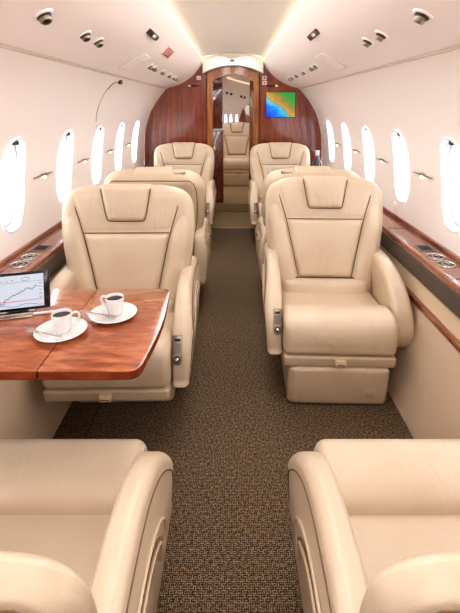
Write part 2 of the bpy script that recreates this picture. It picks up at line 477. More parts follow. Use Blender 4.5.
mb = MB(); arch_band(mb, .276, 1.575, 1.654, .266, 1.57, 1.646, YB - .02, YB + .02, BLACK); mb.build('door_gap', door, angle=35)
# cream header above the door, bowed lower edge
mb = MB()
n = 14; top = []; bot = []
for k in range(n + 1):
    x = -.305 + .61 * k / n; u = 2 * k / n - 1
    bot.append(Vector((x, 1.572 + .078 * (1 - u * u)))); top.append(Vector((x, 1.72 + .055 * (1 - u * u))))
slab(mb, bot + top[::-1], YB - .12, YB + .06, .012, HEAD, 'y', 3)
struct(mb.build('trim_header'))
mb = MB(); slab(mb, rounded([(-.028, 1.687), (.012, 1.687), (.012, 1.703), (-.028, 1.703)], .007, 4), YB - .128, YB - .115, .002, DARKM, 'y', 2)
tag(mb.build('cabin_sensor'), 'small dark oval sensor on the cream arch above the doorway', 'sensor')

# compartment beyond the door: partitions, raised floor, ceiling and an end wall modelling mirror reflections as solid parts
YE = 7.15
mb = MB(); box(mb, -.95, -.21, YB + .06, YB + .09, 0, 1.7, W_BULK, .002); struct(mb.build('wall_passage_left'))
mb = MB(); box(mb, .235, .95, YB + .06, YB + .09, 0, 1.7, W_BULK, .002); struct(mb.build('wall_passage_right'))
mb = MB(); box(mb, .190, .60, 5.03, 5.09, .10, 1.715, W_FRAME, .004); struct(mb.build('wall_partition_right'))
mb = MB(); box(mb, -.8, .8, YB + .09, YE, 1.715, 1.74, CEIL, .002); struct(mb.build('ceiling_aft'))
mb = MB(); box(mb, -.62, -.57, YB + .09, YE, 0, 1.73, WHITE, .002); struct(mb.build('wall_aft_left'))
mb = MB(); box(mb, .57, .62, YB + .09, YE, 0, 1.73, WHITE, .002); struct(mb.build('wall_aft_right'))
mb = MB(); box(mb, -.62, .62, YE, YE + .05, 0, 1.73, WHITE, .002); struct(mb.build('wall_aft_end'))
for i, x in enumerate((-.118, -.035, .062)):  # stand in for cabin windows reflected in a mirror
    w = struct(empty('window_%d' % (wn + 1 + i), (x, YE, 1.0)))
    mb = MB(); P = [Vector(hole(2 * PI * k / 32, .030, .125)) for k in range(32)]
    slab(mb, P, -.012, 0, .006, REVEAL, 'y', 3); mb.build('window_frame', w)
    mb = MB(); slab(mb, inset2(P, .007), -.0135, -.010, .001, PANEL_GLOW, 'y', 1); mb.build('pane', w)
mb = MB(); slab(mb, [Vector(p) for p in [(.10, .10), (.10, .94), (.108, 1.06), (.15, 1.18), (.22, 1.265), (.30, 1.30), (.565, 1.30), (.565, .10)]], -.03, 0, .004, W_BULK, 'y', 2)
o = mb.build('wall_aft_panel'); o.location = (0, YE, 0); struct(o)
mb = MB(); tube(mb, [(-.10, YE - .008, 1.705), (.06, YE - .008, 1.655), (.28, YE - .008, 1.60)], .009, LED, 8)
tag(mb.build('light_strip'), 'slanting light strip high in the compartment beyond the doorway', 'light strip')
for i, (x, z) in enumerate(((-.10, 1.46), (-.03, 1.44), (.135, 1.40), (.19, 1.385))):  # discs added in place of mirrored ceiling vents
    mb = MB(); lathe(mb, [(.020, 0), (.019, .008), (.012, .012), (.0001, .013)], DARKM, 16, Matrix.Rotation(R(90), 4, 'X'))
    o = mb.build('air_vent'); o.location = (x, YE, z); tag(o, ['first', 'second', 'third', 'fourth'][i] + ' dark disc from the left standing for a reflected air vent beyond the doorway', 'air vent', 'reflected vents beyond the doorway')
# galley cabinet left of the passage
cab = empty('galley_cabinet', (-.32, 5.06, .10)); tag(cab, 'reddish wooden galley cabinet seen through the doorway on its left side', 'cabinet')
mb = MB(); box(mb, -.22, .205, 0, .28, 0, .86, W_BULK, .006); mb.build('cabinet_body', cab)
mb = MB(); box(mb, -.22, .210, -.006, .285, .86, .885, CER, .006); mb.build('counter_top', cab)
mb = MB(); box(mb, -.20, .190, -.012, 0, .03, .82, W_LEDGE, .004); d = mb.build('door', cab)
mb = MB(); box(mb, -.22, .195, .10, .28, .88, 1.55, W_BULK, .006); mb.build('upper_cupboard', cab)

# ------------------------------------------------------------------ side ledges
def make_ledge(sx, side):
    root = empty('side_ledge', (sx * .87, 1.6, .60)); tag(root, 'polished wooden side ledge with cup holders below the %s windows' % side, 'ledge')
    X = lambda x: sx * x - sx * .87
    def pl(mb, pts, y0, y1, r, m):
        slab(mb, rounded([(X(x), z - .60) for x, z in pts], r, 3), y0 - 1.6, y1 - 1.6, .001, m, 'y', 1)
    mb = MB(); pl(mb, [(.806, .595), (.944, .595), (.944, .612), (.806, .612)], Y0, YB, .003, W_LEDGE); mb.build('ledge_top', root)
    mb = MB(); pl(mb, [(.925, .612), (.9445, .612), (.9445, .632), (.932, .632)], Y0, YB, .003, W_LEDGE); mb.build('back_rail', root)
    mb = MB(); pl(mb, [(.796, .590), (.812, .590), (.812, .619), (.802, .620), (.796, .614)], Y0, YB, .004, W_LEDGE); mb.build('front_rail', root)
    mb = MB(); pl(mb, [(.784, .522), (.80, .522), (.81, .592), (.792, .592)], Y0, YB, .005, BAND); mb.build('dark_band', root)
    for y in (1.52, 2.2, 3.3):
        mb = MB(); pl(mb, [(.813, .6121), (.924, .6121), (.924, .6128), (.813, .6128)], y, y + .003, .0002, BLACK); mb.build('lid_joint', root)
    for y0_ in (0, 2.05):
        for y in (1.672, 1.762):
            mb = MB(); lathe(mb, [(.030, .6125), (.0335, .6165), (.038, .6165), (.040, .6125)], CHROME, 28, Matrix.Translation((0, y + y0_ - 1.6, -.60)))
            lathe(mb, [(.0001, .6135), (.032, .6135), (.032, .6138), (.0001, .6138)], DARKM, 24, Matrix.Translation((0, y + y0_ - 1.6, -.60)))
            lathe(mb, [(.012, .6139), (.013, .6155), (.016, .6155), (.017, .6139)], CHROME, 20, Matrix.Translation((0, y + y0_ - 1.6, -.60)))
            mb.build('cup_holder', root)
        mb = MB(); box(mb, -.036, .036, 1.83 + y0_ - 1.6, 1.91 + y0_ - 1.6, .0122, .0155, GREYP, .004); box(mb, -.027, .027, 1.838 + y0_ - 1.6, 1.902 + y0_ - 1.6, .0155, .0165, BLACK, .003)
        mb.build('control_display', root)
    return root
make_ledge(-1, 'left'); make_ledge(1, 'right')

# ------------------------------------------------------------------ seats
HWO = fn([(0, .225), (.15, .243), (.3, .264), (.5, .284), (.65, .293), (.8, .293), (.88, .285), (.93, .268), (.965, .236), (.985, .20), (1.0, .15)])
HWC = fn([(0, .120), (.2, .130), (.4, .155), (.66, .190), (.85, .225), (.95, .243), (1.0, .25)])
HDR = fn([(.74, .078), (.78, .086), (.9, .100), (1.0, .110)])
BL = .62      # back length along the slope
ARM = [(.012, .215), (-.008, .25), (-.012, .31), (.006, .37), (.040, .428), (.105, .488), (.19, .528), (.29, .545), (.42, .545), (.53, .535), (.57, .515), (.585, .43), (.575, .30), (.545, .215), (.30, .205)]
ARMW = [(.10, .212), (.045, .235), (.018, .29), (.020, .35), (.040, .408), (.085, .462), (.15, .505), (.24, .532), (.36, .542), (.50, .535), (.57, .515), (.585, .43), (.575, .30), (.545, .215), (.30, .205)]

def make_seat(aisle, slide=0.0, recline=17):
    """seat facing -y, origin at the front centre of its base; aisle = -1/+1 side with the controls"""
    root = empty('cabin_chair')
    mb = MB()
    slab(mb, rounded([(.0, 0), (.42, 0), (.46, .188), (-.025, .188)], [.03, .03, .02, .02], 4), -.212, .212, .03, LE2, 'x', 4)
    lathe(mb, [(.024, -.003), (.024, .001), (.022, .0022), (.0001, .0022)], LE2, 24, Matrix.Translation((-aisle * .135, -.0100, .072)) @ Matrix.Rotation(R(97.6), 4, 'X'))
    b = mb.build('base', root)
    # cushion with a separate thigh roll
    cu = MB()
    slab(cu, [p for p in crv([(.12, .25), (.115, .33), (.14, .362), (.26, .362), (.42, .35), (.46, .32), (.45, .25), (.30, .235)], True, 6)], -.228, .228, .022, LE, 'x', 5)
    cu = cu.build('seat_cushion', root, warp=lambda x, y, z: (x, y, z + (.012 * math.cos(x * 7) - .006 if z > .33 else 0)))
    th = MB()
    slab(th, [p for p in crv([(-.035, .243), (-.060, .29), (-.062, .345), (-.044, .388), (-.005, .408), (.06, .407), (.110, .392), (.135, .362), (.135, .30), (.10, .243)], True, 6)], -.231, .231, .03, LE, 'x', 5)
    th.build('thigh_roll', root, warp=lambda x, y, z: (x, y - .010 * math.cos(x * 6), z + .006 * math.cos(x * 6)))
    fp = MB()
    slab(fp, rounded([(-.045, .190), (.40, .190), (.42, .240), (-.055, .240)], .012, 4), -.229, .229, .012, LE2, 'x', 3)
    fpo = fp.build('front_apron', root)
    lt = MB(); box(lt, -.022, .022, -.070, -.045, .206, .232, CREAMP, .004); box(lt, -.015, .015, -.0715, -.070, .213, .217, SEAM, .0008)
    lt.build('pull_tab', fpo)
    sp = MB(); slab(sp, rounded([(.0, .17), (.40, .17), (.40, .192), (.0, .192)], .006, 3), -.20, .20, .006, BLACK, 'x', 2); sp.build('swivel_mount', root)
    # arms
    for s in (-1, 1):
        a = MB(); prof = crv(ARM if s == aisle else ARMW, True, 5)
        x0, x1 = (s * .232, s * .308) if s > 0 else (s * .308, s * .232)
        slab(a, prof, x0, x1, .024, LE, 'x', 5)
        # seam line following the outer face and a recessed pocket outline
        xo = s * .3085
        seam = [(xo, p[0], p[1]) for p in inset2(prof, .035)]
        k = len(seam)
        tube(a, seam[int(k * .10):int(k * .66)], .0016, SEAM, 6)
        def shape(x):
            return x
        if s == aisle:
            def wp(x, y, z, s=s):
                k = max(0, min(1, (abs(x) - .232) / .076))
                d = -.026 * max(0, min(1, (z - .40) / .17)) ** 1.3 - .014 * max(0, min(1, (.40 - z) / .19))
                return (x + s * d * k, y, z)
        else:
            wp = lambda x, y, z, s=s: (x + (s * .030 * max(0, min(1, (.62 - z) / .3)) * (1 if abs(x) > .27 else .55) - s * .012), y, z)
        ao = a.build('armrest', root, warp=wp)
        if s == aisle:
            # recline control: oblong chrome plate with a round button on the curved front
            pl = MB(); xf = Matrix.Translation((s * .262, .0065, .362)) @ Matrix.Rotation(R(-26), 4, 'X')
            slab(pl, rounded([(-.018, -.052), (.018, -.052), (.018, .052), (-.018, .052)], [.016, .016, .004, .004], 5), -.006, .008, .003, NICKEL, 'y', 3, xf)
            slab(pl, rounded([(-.011, .030), (.011, .030), (.011, .040), (-.011, .040)], .002, 2), -.0075, 0, .001, BLACK, 'y', 1, xf)
            slab(pl, rounded([(-.012, -.012), (.012, -.012), (.012, .026), (-.012, .026)], .002, 2), -.0072, 0, .001, GREYP, 'y', 1, xf)
            lathe(pl, [(.013, 0), (.013, .004), (.010, .009), (.0001, .010)], DARKM, 20, xf @ Matrix.Translation((0, -.005, -.032)) @ Matrix.Rotation(R(90), 4, 'X'))
            lathe(pl, [(.006, .008), (.006, .011), (.0001, .012)], CHROME, 16, xf @ Matrix.Translation((0, -.005, -.032)) @ Matrix.Rotation(R(90), 4, 'X'))
            pl.build('recline_control', ao, warp=lambda x, y, z, s=s: (x - s * .008, y, z))
            pk = MB()
            x = s * .3085
            lo = [(x, .19, .31), (x, .165, .34), (x, .175, .39), (x, .22, .432), (x, .31, .455), (x, .42, .455)]
            lo2 = [(x, .42, .435), (x, .31, .43), (x, .24, .405), (x, .205, .365), (x, .19, .31)]
            tube(pk, crv(lo + lo2, False, 6), .0028, LE2, 6)
            tube(pk, crv([(x, .205, .375), (x, .24, .418), (x, .31, .443), (x, .42, .446)], False, 6), .0022, SEAM, 6)
            pk.build('side_pocket', ao, warp=wp)
    # back
    bk = empty('backrest', (0, .375 , .290)); bk.parent = root
    neg = lambda f, d=0: (lambda v: -f(v) + d)
    sh = MB()
    zero = lambda v: 0
    patch(sh, neg(HWO), HWO, 0, 1, .034, LE, .05, 0, 0, -1, 40, 44, BL)
    patch(sh, neg(HWO), HWO, 0, 1, .090, LE2, .055, .01, 0, 1, 40, 44, BL)
    bk_shell = sh
    bpy.data.objects.remove(bk)
    bk = sh.build('backrest', root); bk.location = (0, .365, .290); bk.rotation_euler = (-R(recline), 0, 0)
    p = MB(); patch(p, neg(HWC, .002), lambda v: HWC(v) - .002, .200, .660, .024, LE, .022, .010, .024, -1, 26, 26, BL); p.build('back_panel', bk)
    p = MB(); patch(p, lambda v: -.212, lambda v: .212, -.02, .197, .044, LE, .032, .010, .018, -1, 24, 16, BL); p.build('lumbar_pad', bk)
    def yk(v): return min(HWC(v), HWO(v) - .034) - .002
    p = MB(); patch(p, neg(yk), yk, .664, .955, .015, LE, .022, .005, .021, -1, 34, 20, BL, vrim=.03); p.build('yoke_panel', bk)
    for s in (-1, 1):
        p = MB()
        if s > 0: patch(p, lambda v: min(HWC(v), HWO(v) - .010), lambda v: HWO(v) - .012, .10, .955, .034, LE, .036, .008, .014, -1, 20, 34, BL, vrim=.06, lift=lambda x, v: -.05 * max(0, min(1, (v - .62) / .30)) ** 1.5)
        else: patch(p, lambda v: -(HWO(v) - .012), lambda v: -min(HWC(v), HWO(v) - .010), .10, .955, .034, LE, .036, .008, .014, -1, 20, 34, BL, vrim=.06, lift=lambda x, v: -.05 * max(0, min(1, (v - .62) / .30)) ** 1.5)
        p.build('side_bolster', bk)
    p = MB(); patch(p, neg(HDR), HDR, .748, .998, .036, LE, .018, .010, .022, -1, 24, 20, BL)
    slab(p, rounded([(-.052, .94 * BL), (.06, .94 * BL), (.055, 1.000 * BL), (-.045, 1.008 * BL)], [.01, .015, .025, .028], 5), -.108, .108, .014, LE, 'x', 3)
    u = [(HDR(v) * q, -.0470, v * BL) for q, v in [(-1, .975), (-1, .94), (-1, .87), (-1, .80), (-.99, .757), (-.9, .748), (-.5, .747), (0, .747), (.5, .747), (.9, .748), (.99, .757), (1, .80), (1, .87), (1, .94), (1, .975)]]
    tube(p, u, .0022, SEAM, 6)
    p.build('headrest', bk)
    # dark piping in the grooves between panels
    g = MB()
    for s in (-1, 1):
        tube(g, crv([(s * HWC(v), -.036 + .010 * max(0, (v - .8) / .12), v * BL) for v in (.20, .35, .5, .66, .8, .88, .92)], n=3), .0024, SEAM, 6)
    tube(g, [(x, -.036, .662 * BL) for x in (-.185, -.1, 0, .1, .185)], .0022, SEAM, 6)
    tube(g, [(x, -.038, .197 * BL) for x in (-.205, -.1, 0, .1, .205)], .0035, SEAM, 6)
    g.build('piping', bk)
    # rear panel with piping
    rp = MB(); f = lambda v: HWO(v) - .042
    patch(rp, neg(f), f, .05, .945, .008, LE2, .02, .004, .094, 1, 30, 30, BL)
    rim = [(f(v), .0935, v * BL) for v in [.05 + .895 * k / 30 for k in range(31)]]
    tube(rp, rim + [(-x, y, z) for x, y, z in rim[::-1]], .0038, SEAM, 6)
    rp.build('rear_panel', bk)
    h = MB(); slab(h, rounded([(aisle * .155 - .034, .015), (aisle * .155 + .034, .015), (aisle * .155 + .034, .050), (aisle * .155 - .034, .050)], .008, 3), .968 * BL, .990 * BL, .004, GREYP, 'z', 2)
    h.build('top_grip', bk)
    for ch in root.children:
        if ch.name.split('.')[0] not in ('base', 'swivel_mount'): ch.location.y += slide
    return root

protoA = make_seat(-1); protoB = make_seat(1)
used = {-1: False, 1: False}
def seat(x, y, rz, aisle, label, slide=0, recline=None, group=None):
    pr = protoA if aisle < 0 else protoB
    o = pr if not used[aisle] else copy_tree(pr)
    o.location = (x, y, 0); o.rotation_euler = (0, 0, rz)
    todo.append((o, slide, recline)); used[aisle] = True
    tag(o, label, 'chair', 'cream leather cabin chairs')
todo = []
seat(.440, 1.655, R(-2), -1, 'cream leather cabin chair facing the camera on the right, its whole front unobstructed', 0, 11)
seat(-.462, 1.635, R(1), 1, 'cream leather cabin chair facing the camera behind the wooden table with coffee cups', -.19, 6)
seat(.440, .945, PI, 1, 'nearest right cream leather chair turned away, only cushion, armrest and back edge showing', 0, 15)
seat(-.452, .945, PI, -1, 'nearest left cream leather chair turned away, in front of the table with coffee cups', 0, 15)
seat(.462, 2.96, PI, 1, 'cream chair turned away, directly behind the right chair that faces the camera', 0, 13)
seat(-.455, 2.93, PI, -1, 'cream chair turned away, directly behind the chair at the coffee table', 0, 13)
seat(.455, 3.68, 0, -1, 'farthest right cream leather chair against the wooden bulkhead, below the map screen', 0, 13)
seat(-.475, 3.68, 0, 1, 'farthest left cream leather chair against the wooden bulkhead, left of the doorway', 0, 13)
seat(.06, 6.18, 0, -1, 'cream chair in the compartment seen through the doorway beyond the bulkhead', 0, 10)
todo[-1][0].location.z = .10
for o in (todo[2][0], todo[3][0]):
    for b in list(o.children):
        if b.name.startswith('backrest'):
            b.scale = (.95, .5, .755); b.location.y += .05
            for g in list(b.children):
                if g.name.startswith('rear_panel'): g.scale = (1.075, .97, 1.045)
                if g.name.startswith('top_grip'): bpy.data.objects.remove(g)
for o, sl, rec in todo:
    for ch in o.children:
        b = ch.name.split('.')[0]
        if b not in ('base', 'swivel_mount'): ch.location.y += sl
        elif sl == 0: ch.location.y -= .03
        if b == 'backrest' and rec is not None: ch.rotation_euler.x = -R(rec)

# ------------------------------------------------------------------ tables
def table(name_label, sx, pts, fold, z, legy, wx):
    x0 = sum(p[0] for p in pts) / len(pts); y0 = sum(p[1] for p in pts) / len(pts)
    root = empty('folding_table', (x0, y0, z)); tag(root, name_label, 'table')
    T = Matrix.Translation((-x0, -y0, -z))
    a = [p for p in pts]
    def clip(poly, keep):
        out = []
        for p, q in zip(poly, poly[1:] + poly[:1]):
            kp, kq = keep(p), keep(q)
            if kp >= 0: out.append(p)
            if kp * kq < 0: t = kp / (kp - kq); out.append((p[0] + (q[0] - p[0]) * t, p[1] + (q[1] - p[1]) * t))
        return out
    for sgn, nm in ((1, 'table_leaf'), (-1, 'table_leaf')):
        poly = clip(a, lambda p: sgn * (p[0] - fold) - .0012)
        mb = MB(); slab(mb, [Vector(p) for p in poly], z - .003, z, .001, W_TABLE, 'z', 2, T)
        leaf = mb.build(nm, root)
        mb = MB(); slab(mb, [Vector(p) for p in inset2([Vector(p) for p in poly], .0012)], z - .024, z - .002, .003, W_EDGE, 'z', 3, T); mb.build('edge_band', leaf)
    mb = MB(); tube(mb, [(wx, legy, .50), (wx - sx * .02, legy, z - .05), (fold, legy, z - .026)], .014, GREYP, 8, T); mb.build('support_arm', root)
    return root
pts = rounded([(-.805, .875), (-.212, .875), (-.196, 1.02), (-.192, 1.13), (-.204, 1.315), (-.805, 1.315)], [.005, .03, .1, .1, .02, .005], 5)
table('glossy reddish wooden folding table at left carrying coffee cups and a tablet', -1, [tuple(p) for p in pts], -.440, .665, 1.10, -.775)
pts = rounded([(.805, 3.09), (.235, 3.09), (.225, 3.30), (.245, 3.50), (.805, 3.50)], [.005, .05, .1, .05, .005], 5)
table('far wooden table between the right seats, its corner showing beside two glasses', 1, [tuple(p) for p in pts], .46, .65, 3.3, .775)

# coffee service
ZT = .665
def saucer(x, y, label):
    mb = MB(); lathe(mb, [(.0001, .0022), (.034, .0022), (.037, .004), (.056, .0095), (.064, .0125), (.0655, .0135), (.064, .0142), (.055, .0112), (.038, .0062), (.026, .0058), (.024, .005), (.0001, .005)], CER, 48)
    lathe(mb, [(.031, 0), (.033, 0), (.034, .003), (.030, .003)], CER, 40)
    o = mb.build('saucer', angle=60); o.location = (x, y, ZT); tag(o, label, 'saucer', 'coffee saucers')
def cup(x, y, rz, label):
    root = empty('coffee_cup', (x, y, ZT + .0055), rz); root.scale = (.92, .92, .88); tag(root, label, 'cup', 'coffee cups')
    mb = MB(); lathe(mb, [(.0001, .002), (.017, .002), (.018, 0), (.020, 0), (.0212, .003), (.0235, .012), (.0262, .035), (.0282, .056), (.0276, .0575), (.0266, .056), (.0248, .036), (.021, .010), (.0001, .006)], CER, 40)
    mb.build('cup_body', root, angle=60)
    mb = MB(); lathe(mb, [(.0001, .0478), (.0256, .0478), (.0257, .0472), (.0001, .0470)], COFFEE, 32); mb.build('coffee', root)
    mb = MB(); tube(mb, crv([(.0255, 0, .048), (.036, 0, .0535), (.0445, 0, .050), (.0465, 0, .040), (.041, 0, .027), (.0325, 0, .019), (.023, 0, .017)], n=6), .0036, CER, 8); mb.build('handle', root)
def spoon(x, y, z, rz, label, tilt=0):
    mb = MB(); vs = []; fs = []
    st = [(-.058, .0035), (-.045, .0038), (-.02, .0024), (.012, .0019), (.022, .0035), (.030, .0075), (.040, .0095), (.050, .0075), (.056, .003)]
    for i, (u, w) in enumerate(st):
        zc = -.003 * math.sin(PI * (u - .02) / .036) if u > .02 else .0015
        for k, (a, h) in enumerate(((-1, .0), (-.5, -.0008), (0, -.0012), (.5, -.0008), (1, 0), (.5, .0006), (0, .0002), (-.5, .0006))):
            vs.append((u, a * w, zc * (1 - a * a) + h + .004))
    N = 8
    for i in range(len(st) - 1):
        for k in range(N): j = (k + 1) % N; fs.append([i * N + k, i * N + j, (i + 1) * N + j, (i + 1) * N + k])
    fs.append(list(range(N))[::-1]); fs.append([(len(st) - 1) * N + k for k in range(N)])
    mb.add(vs, fs, STEEL); o = mb.build('teaspoon', angle=60); o.location = (x, y, z); o.rotation_euler = (0, tilt, rz); tag(o, label, 'spoon', 'teaspoons')
saucer(-.448, 1.036, 'white saucer under the coffee cup closest to the tablet and the table front')
cup(-.446, 1.042, R(18), 'white coffee cup with its handle turned right, nearer the tablet')
spoon(-.484, 1.012, ZT + .0112, R(160), 'teaspoon lying left of the nearer cup, bowl on the saucer rim')
saucer(-.337, 1.129, 'white saucer under the coffee cup closest to the table corner and armrest')
cup(-.334, 1.138, R(165), 'white coffee cup with its handle turned left, nearer the armrest')
spoon(-.376, 1.116, ZT + .0105, R(-18), 'teaspoon lying left of the farther cup, bowl pointing right')

# tablet on its stand
TW, TH = .235, .108
tb = empty('tablet', (-.643, 1.134, ZT + .010), R(15.5)); tag(tb, 'black framed tablet showing a line chart, standing on the wooden table', 'tablet')
xf = Matrix.Rotation(R(-14), 4, 'X')
mb = MB(); slab(mb, rounded([(-TW / 2, 0), (TW / 2, 0), (TW / 2, TH), (-TW / 2, TH)], .008, 4), 0, .007, .002, TABB, 'y', 2, xf); mb.build('tablet_body', tb)
mb = MB(); slab(mb, rounded([(-TW / 2 + .016, .008), (TW / 2 - .016, .008), (TW / 2 - .016, TH - .008), (-TW / 2 + .016, TH - .008)], .001, 2), -.0006, .001, .0002, TABS, 'y', 1, xf); sc = mb.build('screen', tb)
ch = MB()
def scr(u, v): return ((u - .5) * (TW - .036), -.0009, .010 + v * (TH - .020))
val = .18; line = []
for k in range(61):
    u = k / 60; tr = .20 + .05 * math.sin(u * 9) if u < .52 else .22 + (u - .52) * 1.15
    if u > .86: tr = .60 + .06 * math.sin(u * 40)
    line.append(scr(u * .93, tr + random.uniform(-.045, .045)))
tube(ch, line, .0010, INK, 4, xf)
tube(ch, [scr(0, .20), scr(.35, .205), scr(.6, .19), scr(1, .215)], .0008, REDL, 4, xf)
tube(ch, [scr(u / 20, .06 + .03 * math.sin(u * .9) + random.uniform(-.012, .012)) for u in range(21)], .0007, BLUEL, 4, xf)
tube(ch, [scr(0, .80), scr(1, .80)], .0004, INK, 4, xf)
for k in range(9):
    v = .86 + random.uniform(-.01, .02); tube(ch, [scr(.06 + k * .065, v), scr(.06 + k * .065 + random.uniform(.015, .045), v)], .0009, INK, 4, xf)
for k in range(5): tube(ch, [scr(.95, .28 + k * .11), scr(.985, .28 + k * .11)], .0008, INK, 4, xf)
tube(ch, [scr(.77 + .055 * math.cos(a / 12 * 2 * PI), .89 + .055 * math.sin(a / 12 * 2 * PI)) for a in range(13)], .0005, INK, 4, xf)
ch.build('chart', sc)
st = empty('tablet_stand', (-.622, 1.136, ZT), R(15.5)); tag(st, 'silver tablet stand holding the tablet up on the table', 'stand')
mb = MB(); box(mb, -.05, .055, -.028, .075, 0, .006, CHROME, .004); mb.build('stand_foot', st)
mb = MB(); box(mb, -.05, .055, -.026, -.018, .004, .014, CHROME, .003); mb.build('front_lip', st)
mb = MB(); box(mb, -.03, .035, .020, .026, 0, .085, CHROME, .002, Matrix.Translation((0, .012, .004)) @ Matrix.Rotation(R(-20), 4, 'X')); mb.build('back_support', st)
mb = MB(); tube(mb, [(-.050, 0, 0), (-.045, 0, 0), (.03, 0, 0), (.042, 0, 0)], [.0012, .0042, .0042, .004], CER, 12)
o = mb.build('stylus'); o.location = (-.545, 1.142, ZT + .0045); o.rotation_euler = (0, 0, R(14)); tag(o, 'short white stylus lying at the right foot of the tablet', 'stylus')

# glasses and bottle on the far table
for i, (x, y) in enumerate(((.285, 3.20), (.318, 3.25))):
    root = empty('drinking_glass', (x, y, .65)); tag(root, ['clear drinking glass on the far table, the one nearer the aisle', 'clear drinking glass on the far table, the one nearer the bottle'][i], 'glass', 'glasses on the far table')
    mb = MB(); lathe(mb, [(.0001, 0), (.026, 0), (.030, .004), (.032, .13), (.0308, .13), (.0285, .008), (.0001, .008)], GLASS, 28); mb.build('glass_body', root)
    mb = MB(); lathe(mb, [(.0001, .085), (.027, .085), (.028, .09), (.0295, .118), (.0001, .120)], CER, 24); mb.build('napkin', root)
bt = empty('bottle', (.635, 3.22, .65)); tag(bt, 'dark bottle with pale label standing on the far right table', 'bottle')
mb = MB(); lathe(mb, [(.0001, 0), (.034, 0), (.037, .005), (.037, .155), (.034, .175), (.018, .205), (.0135, .225), (.0135, .262), (.0001, .262)], BOTTLE, 32); mb.build('bottle_body', bt)
mb = MB(); lathe(mb, [(.0374, .05), (.0378, .052), (.0378, .125), (.0374, .127)], LABELW, 32); mb.build('label_band', bt)
mb = MB(); lathe(mb, [(.0142, .232), (.0152, .234), (.0152, .270), (.014, .273), (.0001, .273)], CER, 24); mb.build('cap', bt)

# ------------------------------------------------------------------ sidewall lights, ceiling fittings
ordn = ['closest to the camera', 'second from the camera', 'third from the camera', 'fourth from the camera']
for sx, side in ((-1, 'left'), (1, 'right')):
    for i in range(-3, 4):
        y = WC[5] + .574 * (i + .5)
        z = .918; x = wallx(z)
        root = empty('wall_light', (sx * x, y, z))
        lab = 'slim nickel bar light between windows on the %s wall, ' % side + (ordn[i] if i >= 0 else 'behind the camera')
        tag(root, lab, 'wall light', 'bar lights between the windows')
        mb = MB(); tube(mb, [(-sx * .010, -.105, 0), (-sx * .013, -.06, .001), (-sx * .016, -.02, .003), (-sx * .018, 0, .005), (-sx * .016, .02, .003), (-sx * .013, .06, .001), (-sx * .010, .105, 0)], [.0025, .004, .005, .008, .005, .004, .0025], NICKEL, 10)
        mb.build('bar', root)
        mb = MB(); box(mb, -sx * .006 - .008, -sx * .006 + .008, -.010, .010, -.004, .006, NICKEL, .003); mb.build('mount', root)
        mb = MB(); lathe(mb, [(.0001, -.017), (.006, -.016), (.008, -.010), (.007, -.004), (.0001, -.003)], BULB, 16, Matrix.Translation((-sx * .014, 0, 0))); mb.build('bulb', root)

def on_valance(sx, x, y):
    z = valz(x); t = Vector((.02, 0, valz(x + .01) - valz(x - .01))).normalized()
    n = Vector((t.z, 0, -t.x))           # pointing down and inwards for +x side
    if n.z > 0: n = -n
    ex = Vector((sx * t.x, 0, t.z)); ez = Vector((sx * n.x, 0, n.z)); ey = ez.cross(ex)
    M = Matrix((ex, ey, ez)).transposed().to_4x4(); M.translation = (sx * x, y, z)
    return M
def air_vent(sx, y, sc, label, group):
    root = empty('air_vent'); root.matrix_world = on_valance(sx, .510, y); tag(root, label, 'air vent', group)
    mb = MB(); lathe(mb, [(.048 * sc, -.002), (.046 * sc, .003), (.036 * sc, .0055), (.034 * sc, .002)], WHITE, 28); mb.build('bezel', root)
    mb = MB(); lathe(mb, [(.035 * sc, -.002), (.033 * sc, .008), (.027 * sc, .012), (.025 * sc, .008), (.0001, .007)], DARKM, 28); mb.build('ring', root)
    mb = MB(); lathe(mb, [(.024 * sc, .004), (.026 * sc, .024 * sc + .006), (.023 * sc, .029 * sc + .006), (.017 * sc, .029 * sc + .006), (.015 * sc, .02 * sc), (.0001, .02 * sc)], NICKEL, 24, Matrix.Rotation(R(14), 4, 'X'))
    n = mb.build('nozzle', root)
    mb = MB(); lathe(mb, [(.009 * sc, .012 * sc), (.009 * sc, .022 * sc + .006), (.0001, .024 * sc + .006)], DARKM, 16, Matrix.Rotation(R(14), 4, 'X')); mb.build('core', n)
